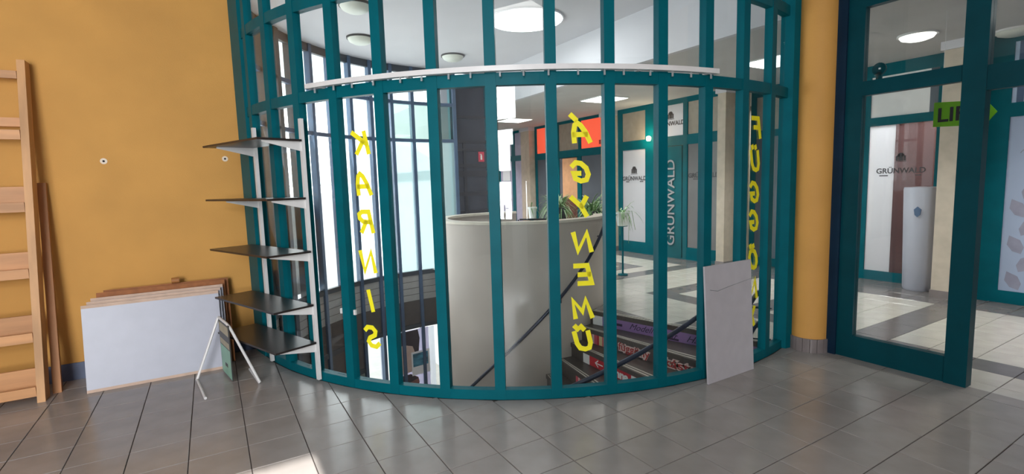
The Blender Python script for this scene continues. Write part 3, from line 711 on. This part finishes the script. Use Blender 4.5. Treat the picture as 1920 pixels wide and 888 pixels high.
# red shop
sb = shopfront('shopfront', 'teal shopfront with orange red transom panels and a peach door panel', XA, 9.1, 12)
for y0, y1 in ((9.06, 9.15), (9.94, 10.05), (10.86, 10.98), (11.9, 12.0)): stile(sb, XA, y0, y1, 0, 3.15)
for a, b in ((9.15, 9.94), (10.05, 10.86), (10.98, 11.9)):
    for z0, z1 in ((0, .2), (2.22, 2.40), (3.08, 3.15)): stile(sb, XA, a, b, z0, z1)
panel(sb, XA, 9.15, 9.94, 2.40, 3.08, 'orange'); panel(sb, XA, 10.05, 10.86, 2.40, 3.08, 'filmbeige'); panel(sb, XA, 10.98, 11.9, 2.40, 3.08, 'orange')
panel(sb, XA, 9.15, 9.94, .2, 2.22, 'filmdark'); panel(sb, XA, 10.98, 11.9, .2, 2.22, 'filmdark')
panel(sb, XA, 10.05, 10.13, .2, 2.22, 'teal'); panel(sb, XA, 10.13, 10.74, 1.16, 2.2, 'filmpeach'); panel(sb, XA, 10.13, 10.74, .2, 1.16, 'maroon'); panel(sb, XA, 10.74, 10.86, .2, 2.22, 'filmdark')
em = MB(); em.box(XA - .012, XA - .008, 9.2, 9.28, 2.46, 2.56); obj('mark', em, 'red_print', sb)
# lilac door further along
sd = shopfront('shopfront', 'far shopfront with lilac panes and a white notice at the corridor end', XA, 12.5, 15)
for y0, y1 in ((12.5, 12.56), (13.1, 13.28), (14.0, 14.1), (15.4, 15.5)): stile(sd, XA, y0, y1, 0, 3.15)
for a, b in ((12.56, 13.1), (13.28, 14.0), (14.1, 15.4)):
    for z0, z1 in ((0, .2), (2.26, 2.42), (3.08, 3.15)): stile(sd, XA, a, b, z0, z1)
    panel(sd, XA, a, b, .2, 2.26, 'filmlilac'); panel(sd, XA, a, b, 2.42, 3.08, 'filmlilac')
panel(sd, XA - .012, 13.42, 13.86, 1.68, 2.15, 'whiteprint', 'notice', .004)
obj('door_handle', MB().tube([(XA - .08, 13.38, .9), (XA - .08, 13.38, 1.4)], .015, 8).tube([(XA - .08, 13.38, 1.1), (XA, 13.38, 1.1)], .01, 6), 'black', sd)
# second logo shop, recessed
XB = 8.5
sbk = shopfront('shopfront', 'teal shopfront with a white and a brown pane and grey logo behind the glass door', XB, 2.9, 5.7)
for y0, y1 in ((2.82, 2.97), (3.78, 3.92), (4.9, 5.05), (5.6, 5.7)): stile(sbk, XB, y0, y1, 0, 3.15)
for a, b in ((2.97, 3.78), (3.92, 4.9), (5.05, 5.6)):
    for z0, z1 in ((0, .14), (2.28, 2.40), (2.98, 3.15)): stile(sbk, XB, a, b, z0, z1)
panel(sbk, XB, 3.45, 3.78, .14, 2.28, 'filmwhite'); panel(sbk, XB, 2.97, 3.45, .14, 2.28, 'brownglass'); panel(sbk, XB, 3.07, 3.78, 2.40, 2.98, 'print_white'); panel(sbk, XB, 2.97, 3.07, 2.40, 2.98, 'filmdark')
panel(sbk, XB, 3.92, 4.9, .14, 2.28, 'filmwhite'); panel(sbk, XB, 3.92, 4.9, 2.40, 2.98, 'filmbeige'); panel(sbk, XB, 5.05, 5.6, .14, 2.28, 'filmdark'); panel(sbk, XB, 5.05, 5.6, 2.40, 2.98, 'filmbeige')
wtext(sbk, XB - .012, 3.37, 1.63, 'GRÜNWALD', .105, 'logo', .002); emblem(sbk, XB - .012, 3.37, 1.82, .12, 'logo'); panel(sbk, XB - .012, 3.52, 3.63, 1.545, 1.56, 'logo', 'underline', .003); panel(sbk, XB - .012, 3.12, 3.19, 1.545, 1.56, 'logo', 'underline', .003)
wc = thing('white_cabinet', 'white rounded cabinet standing before the brown shop pane', 'cabinet', (8.2, 2.99, 0))
obj('body', MB().lathe((8.2, 2.99, 0), [(.15, 0), (.165, .03), (.2, 1.36), (.195, 1.39), (.02, 1.40)], 28), 'white', wc)
obj('emblem', MB().prism([(8.0, 3.0, 1.1), (8.0, 2.96, 1.14), (8.0, 2.92, 1.1), (8.0, 2.93, 1.03), (8.0, 2.96, 1.0), (8.0, 2.99, 1.03)], (.03, 0, 0)), 'blueframe', wc)
struct('wall_shop_recess', B(8.02, 8.5, 5.74, 5.84, -.006, ZL), 'pillar')
# frosted shop at the right
XD = 8.1
sf = shopfront('shopfront', 'frosted white shopfront pane with grey leaf pattern at the far right', XD, .3, 2.4)
stile(sf, XD, 2.14, 2.36, 0, 3.15); stile(sf, XD, .2, .3, 0, 3.15)
for z0, z1 in ((0, .15), (2.2, 2.36), (3.05, 3.15)): stile(sf, XD, .3, 2.14, z0, z1)
panel(sf, XD, .3, 2.14, .15, 2.2, 'frost'); panel(sf, XD, .3, 2.14, 2.36, 3.05, 'frosttop')
for k in range(10): panel(sf, XD - .01, .42 + k * .18, .46 + k * .18 + (.02 if k % 2 else 0), 2.36, 3.05, 'blueframe', 'blind_slat', .008)
def cell(yc, zc, a):
    return [(XD - .008, yc + x * math.cos(a) - z * math.sin(a), zc + x * math.sin(a) + z * math.cos(a)) for x, z in ((-.12, 0), (-.06, .056), (.03, .064), (.12, 0), (.03, -.064), (-.06, -.056))]
for r_ in range(6):
    for c_ in range(9):
        yy = 2.02 - c_ * .2 - (.1 if r_ % 2 else 0); zz = .28 + r_ * .215
        if r_ == 5 and c_ not in (0, 3, 4, 7): continue
        a = R(90) + (R(28) if (c_ + r_) % 2 else R(-28))
        obj('leaf_print', MB().prism(cell(yy, zz, a), (.001, 0, 0)), 'frost_pattern', sf)
for z, y0, n in ((1.93, 1.92, 3), (1.78, 2.03, 12), (1.63, 1.99, 12)):
    obj('script_line', MB().tube([(XD - .009, y0 - .022 * i, z + .028 * math.sin(i * 1.9) + .012 * math.sin(i * .7)) for i in range(n * 3)], .004, 5), 'logo_light', sf)
# pillars
for X0, X1, y0, y1, lab in ((7.76, 8.0, 5.70, 5.86, 'narrow cream pillar between the two logo shopfronts'), (7.86, 8.1, 8.66, 9.06, 'cream pillar between the white film shopfront and orange panels'),
                            (7.8, 8.1, 12.02, 12.46, 'cream pillar left of the orange panels'), (7.8, 8.15, 2.42, 2.70, 'cream pillar seen through the glass door by the lift sign')):
    p_ = thing('pillar', lab, 'pillar', ((X0 + X1) / 2, (y0 + y1) / 2, 0))
    obj('shaft', B(X0, X1, y0, y1, .1, 3.05), 'pillar', p_); obj('base', B(X0 - .01, X1 + .01, y0 - .01, y1 + .01, 0, .1), 'plinth', p_)
    obj('capital', B(X0 - .03, X1 + .03, y0 - .03, y1 + .03, 3.05, 3.15), 'ceil', p_)

# ------------------------------------------------------------------ ceiling fittings
sy = thing('skylight', 'big round glowing skylight in the ceiling above the round wall', 'skylight', (3.88, 5.98, ZC))
obj('diffuser', MB().lathe((3.88, 5.98, ZC - .003), [(.50, 0), (.49, -.02), (.3, -.028), (.01, -.03)], 40), 'sky_emit', sy)
obj('rim', MB().arc((3.88, 5.98), 0, 360, .50, .52, ZC - .02, ZC - .003, 48), 'ceil', sy)
for x, y, lab in ((1.70, 6.40, 'domed ceiling lamp at the top edge above the left glass'), (2.10, 7.74, 'domed ceiling lamp near the left facade top'), (3.77, 8.14, 'domed ceiling lamp left of the glowing skylight')):
    t = thing('ceiling_lamp', lab, 'lamp', (x, y, ZC), 'domed lamps on the rotunda ceiling')
    obj('rim', MB().lathe((x, y, ZC), [(.2, 0), (.2, -.025), (.01, -.026)], 28), 'lamprim', t)
    obj('shade', MB().lathe((x, y, ZC - .025), [(.185, 0), (.16, -.04), (.1, -.07), (.01, -.08)], 28), 'lampshade', t)
for x, y, lab in ((6.6, 7.5, 'square lit ceiling panel above the corridor before the orange sign'), (6.75, 4.2, 'square lit ceiling panel above the corridor beside the right jamb'), (6.7, 1.0, 'square lit ceiling panel in the near corridor'), (6.6, 10.8, 'square lit ceiling panel further up the corridor'), (6.6, 13.8, 'square lit ceiling panel at the corridor end')):
    t = thing('ceiling_panel', lab, 'lamp', (x, y, ZL), 'square lit panels on the corridor ceiling')
    obj('frame', B(x - .33, x + .33, y - .33, y + .33, ZL - .015, ZL), 'whitemetal', t); obj('diffuser', B(x - .31, x + .31, y - .31, y + .31, ZL - .022, ZL - .014), 'panel_emit', t)
for x, y, lab in ((7.05, 2.7, 'oval lit ceiling lamp seen through the glass above the door'), (7.9, 2.1, 'oval ceiling lamp beyond the door frame at the top right')):
    t = thing('ceiling_lamp', lab, 'lamp', (x, y, ZL))
    obj('rim', MB().lathe((x, y, ZL), [(.19, 0), (.19, -.02), (.01, -.022)], 28), 'whitemetal', t)
    obj('shade', MB().lathe((x, y, ZL - .02), [(.17, 0), (.15, -.03), (.09, -.05), (.01, -.055)], 28), 'lamp_on' if x < 7.5 else 'lampshade', t)

# ------------------------------------------------------------------ lift sign hanging in the corridor
XS = 6.3
ls = thing('lift_sign', 'green arrow shaped lift sign hanging behind the glass door', 'sign', (XS, 2.0, 2.03))
obj('plate', MB().prism([(XS, 2.24, 2.04), (XS, 1.86, 2.02), (XS, 1.86, 1.99), (XS, 1.76, 2.13), (XS, 1.86, 2.27), (XS, 1.86, 2.25), (XS, 2.24, 2.28)], (.008, 0, 0)), 'greenacryl', ls)
wtext(ls, XS - .003, 2.035, 2.15, 'LIFT', .19, 'hole', .004)
for y in (2.18, 1.92): obj('wire', MB().tube([(XS + .004, y, 2.25), (XS + .004, y, 3.15)], .0015, 5), 'whitemetal', ls)

# ------------------------------------------------------------------ yellow column and door wall
cl = thing('column', 'round yellow column with grey tiled base between the curved glass and the teal door', 'column', (4.68, 2.5, 0))
obj('shaft', MB().lathe((4.685, 2.515, 0), [(.155, .12), (.155, ZC)], 36), 'column_yellow', cl)
for k in range(18): obj('base_tile', MB().arc((4.685, 2.515), k * 20 + .6, k * 20 + 19.4, .12, .168, 0, .125, 3), 'plinth', cl)
do = struct('door_1', loc=(WX, 1.85, 0))
def dbar(y0, y1, z0, z1, m='teal_shaded', x0=-.035, x1=.035, name='door_frame'): return obj(name, B(WX + x0, WX + x1, y0, y1, z0, z1), m, do)
dbar(2.285, 2.385, 0, ZC, 'navy', -.055, .05, 'door_jamb')
dbar(2.16, 2.285, 0, ZC); dbar(1.375, 1.51, 0, ZC, 'teal_shaded', -.05, .05)
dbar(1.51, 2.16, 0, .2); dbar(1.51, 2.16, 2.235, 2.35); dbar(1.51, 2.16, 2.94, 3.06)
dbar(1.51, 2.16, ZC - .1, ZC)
for z0, z1 in ((.2, 2.235), (2.35, 2.94), (3.06, ZC - .1)): obj('pane', B(WX - .004, WX + .004, 1.51, 2.16, z0, z1), 'glass', do)
dbar(.12, 1.375, 2.15, 2.32); dbar(.12, 1.375, 2.94, 3.06); dbar(.02, .12, 0, ZC, 'teal_shaded', -.05, .05); dbar(.12, 1.375, ZC - .1, ZC)
for z0, z1 in ((2.32, 2.94), (3.06, ZC - .1)): obj('pane', B(WX - .004, WX + .004, .12, 1.375, z0, z1), 'glass', do)
obj('door_closer_disc', MB().prism([(WX + .03, 2.075 + .05 * math.cos(a), 2.44 + .05 * math.sin(a)) for a in [2 * math.pi * k / 20 for k in range(20)]], (.02, 0, 0)), 'teal_shaded', do)
obj('disc_stem', B(WX + .03, WX + .05, 2.055, 2.095, 2.34, 2.42), 'teal_shaded', do)
obj('disc_cap', MB().lathe((WX + .02, 2.065, 2.44), [(.008, -.006), (.008, .006)], 10), 'print_white', do)

# ------------------------------------------------------------------ shelf unit on two white uprights before the glass
A_, B_ = Vector((.668, 4.345, 0)), Vector((.385, 5.09, 0))
ax = (B_ - A_); LN = ax.length; ax.normalize(); nx = Vector((-ax.y, ax.x, 0))
if nx.x > 0: nx = -nx
su = thing('shelf_unit', 'dark shelves on two white slotted uprights fixed to the curved glass frame', 'shelf unit', (.5, 4.7, 0))
for P_, z1 in ((A_, 2.16), (B_, 2.16)):
    u = MB().box(-.016, .016, -.014, .014, 0.02, z1, frame(P_, ax, nx) @ Matrix(((1, 0, 0, 0), (0, 0, 0, 0), (0, 0, 0, 0), (0, 0, 0, 1))) if False else Matrix.Translation(P_) @ Matrix.Rotation(math.atan2(ax.y, ax.x), 4, 'Z'))
    o = obj('upright', u, 'whitemetal', su)
    sl = MB()
    for k in range(40): sl.box(-.003, .003, .0135, .0148, .1 + k * .05, .13 + k * .05, Matrix.Translation(P_) @ Matrix.Rotation(math.atan2(ax.y, ax.x), 4, 'Z'))
    q = obj('slot', sl, 'black', o); q['kind'] = 'stuff'
    fx_ = MB()
    for z in (.3, 1.2, 2.05): fx_.box(-.012, .012, -.045, -.013, z, z + .03, Matrix.Translation(P_) @ Matrix.Rotation(math.atan2(ax.y, ax.x), 4, 'Z'))
    obj('wall_clamp', fx_, 'whitemetal', o)
for z, dpt, l0, l1 in ((1.98, .37, -.03, .95), (1.523, .33, -.03, 1.1), (1.094, .38, -.05, .97), (.651, .35, -.03, 1.04), (.334, .36, -.03, 1.02)):
    b0, b1, c1, c0 = A_ + ax * l0 + nx * .02, A_ + ax * l1 + nx * .02, A_ + ax * l1 + nx * dpt, A_ + ax * l0 + nx * dpt
    obj('shelf_board', MB().prism([tuple(p + Vector((0, 0, z))) for p in (b0, b1, c1, c0)], (0, 0, .016)), 'shelf', su)
    for P_ in (A_, B_):
        p0 = P_ + nx * .012
        pts = [p0 + Vector((0, 0, z)), p0 + nx * (dpt - .06) + Vector((0, 0, z)), p0 + nx * (dpt - .06) + Vector((0, 0, z - .012)), p0 + Vector((0, 0, z - .075))]
        obj('bracket', MB().prism([tuple(p - ax * .003) for p in pts], ax * .006), 'whitemetal', su)

# ------------------------------------------------------------------ leaning pine shelf rack at the left
pr_ = thing('wooden_rack', 'tall pine shelf rack leaning on the yellow wall at the left edge', 'rack', (-1.7, 5.3, 0))
y0b, y0t, zt = 5.19, 5.525, 2.69
def ly(z): return y0b + (y0t - y0b) * z / zt
for x, tx in ((-2.28, .05), (-1.285, .06)):
    up = MB(); up.prism([(x, ly(0), 0), (x, ly(0) + .13, 0), (x + tx, ly(zt) + .13, zt), (x + tx, ly(zt), zt)], (.05, 0, 0))
    obj('upright', up, 'wood', pr_)
for z, kind in ((.08, 2), (.50, 2), (1.0, 2), (1.52, 2), (2.09, 1), (2.57, 0)):
    x0, x1 = -2.225 + .022 * z, -1.288 + .022 * z
    obj('front_rail', MB().box(x0, x1, ly(z) + .004, ly(z) + .026, z - .03, z + (.045 if kind else .03)), 'wood_h', pr_)
    if kind: obj('shelf_board', MB().box(x0, x1, ly(z) + .026, ly(z) + .115, z - .01, z + .012), 'wood_h', pr_)
    if kind == 2: obj('back_rail', MB().box(x0, x1, ly(z) + .105, ly(z) + .125, z + .012, z + .17), 'wood_h', pr_)
    if kind == 1: obj('back_rail', MB().box(x0, x1, ly(z) + .105, ly(z) + .125, z + .08, z + .15), 'wood_h', pr_)
pk = MB(); pk.prism([(-1.225, 5.36, 0), (-1.225, 5.40, 0), (-1.215, 5.655, 1.72), (-1.215, 5.615, 1.72)], (.055, 0, 0))
tag(obj('wooden_plank', pk, 'wood_dark'), 'shorter brown plank leaning on the yellow wall behind the pine rack', 'plank')

# ------------------------------------------------------------------ stack of boards leaning on the wall
def board(x0, x1, yb, yt, h, th, m, label, edge=True, name='panel', z0=0.0):
    t = thing(name, label, 'panel', ((x0 + x1) / 2, yb, 0), 'boards leaning on the yellow wall')
    a = math.atan2(yt - yb, h); mt = Matrix.Translation((0, yb, z0 + .001)) @ Matrix.Rotation(-a, 4, 'X')
    obj('sheet', MB().box(x0, x1, 0, th, .022 if edge else 0, h - .022 if edge else h, mt), m, t)
    if edge:
        obj('edge_strip', MB().box(x0, x1, -.001, th + .001, 0, .024, mt), 'woodedge', t); obj('edge_strip', MB().box(x0, x1, -.001, th + .001, h - .026, h, mt), 'woodedge', t)
    return t
board(-.98, .0, 5.185, 5.325, .715, .02, 'white', 'white laminate board with wood edges, front one of the leaning stack')
board(-.95, .02, 5.225, 5.375, .735, .02, 'white', 'white board second in the leaning stack, only its edge showing', name='panel')
board(-.93, .04, 5.27, 5.43, .755, .018, 'white', 'white board third in the leaning stack, only its edge showing', name='panel')
board(-.90, .06, 5.315, 5.50, .79, .025, 'brown', 'brown fibreboard second from the wall in the leaning stack', False)
board(-.86, .09, 5.37, 5.57, .80, .02, 'brown', 'brown fibreboard nearest the wall in the leaning stack', False)
tag(obj('wooden_roller', MB().tube([(-.36, 5.54, .803), (-.30, 5.545, .803)], .026, 14), 'wood_dark'), 'small dark wooden roller lying on top of the leaning boards', 'roller')

# ------------------------------------------------------------------ small folding sign
fs = thing('folding_sign', 'small folding pavement sign on white tube frame with mint and beige print', 'sign', (.03, 4.75, 0))
N_, F_ = Vector((.05, 4.74, 0)), Vector((-.015, 5.10, 0)); zt2 = .50
def q3(v, z, dx=0, dy=0): return Vector((v.x + dx, v.y + dy, z))
tr = .011
lfp = [q3(F_, zt2 - .02, -.01), Vector((-.215, 4.985, .011)), Vector((-.15, 4.48, .011))]
obj('frame_tube', MB().tube([q3(F_, zt2, .0, 0.0)] + lfp, tr, 8), 'whitemetal', fs)
obj('frame_tube', MB().tube([q3(F_, zt2), q3(N_, zt2, -.01, .06), q3(N_, zt2 - .025, .01, .01), Vector((.24, 4.585, .012)), Vector((.235, 4.60, .011)), Vector((.19, 5.0, .011))], tr, 8), 'whitemetal', fs)
d_ = (F_ - N_).normalized(); nn = Vector((-d_.y, d_.x, 0))
def sgn(z0, z1, m, name, e=0, a=0, b=1):
    p0, p1 = N_ + (F_ - N_) * a, N_ + (F_ - N_) * b; n_ = nn * (.004 + e)
    return obj(name, MB().prism([tuple(q + Vector((0, 0, z0))) for q in (p0 + n_, p1 + n_, p1 - n_, p0 - n_)], (0, 0, z1 - z0)), m, fs)
sgn(.015, zt2 - .01, 'signdark', 'sign_board'); sgn(.02, .27, 'signgreen', 'mint_print', .001, .03, .97); sgn(.39, .47, 'signbeige', 'beige_print', .001, .06, .94); sgn(.28, .33, 'signbeige', 'beige_print', .001, .06, .94)
sgn(.10, .13, 'signdark', 'small_mark', .002, .35, .6)

# ------------------------------------------------------------------ grey board leaning on the glass at the right
gb = MB(); gb.prism([(3.215, 2.478, .001), (3.79, 2.478, .001), (3.79, 2.492, .001), (3.215, 2.492, .001)], (.0, .048, .92))
tag(obj('leaning_board', gb, 'board_grey'), 'pale grey board with a scratch, leaning on the curved glass at the right', 'board')
cr_ = MB().tube([(3.27, 2.5145, .735), (3.36, 2.514, .715), (3.5, 2.515, .735), (3.79, 2.5165, .765)], .0022, 5)
obj('scratch', cr_, 'logo_light', bpy.data.objects['leaning_board'])

# ------------------------------------------------------------------ wall plugs
for x, z, lab in ((-.77, 1.90, 'drilled wall plug with white filler ring in the middle of the yellow wall'), (.16, 1.92, 'drilled wall plug with white filler ring, just below the top dark shelf')):
    t = thing('wall_plug', lab, 'wall plug', (x, WY, z), 'wall plugs in the yellow wall')
    def ring(r0, n=18, y=WY - .002, d=.003): return MB().prism([(x + r0 * math.cos(2 * math.pi * k / n), y, z + r0 * math.sin(2 * math.pi * k / n)) for k in range(n)], (0, d, 0))
    obj('filler', ring(.026), 'patch', t); obj('hole', ring(.009, 12, WY - .004, .004), 'hole', t)
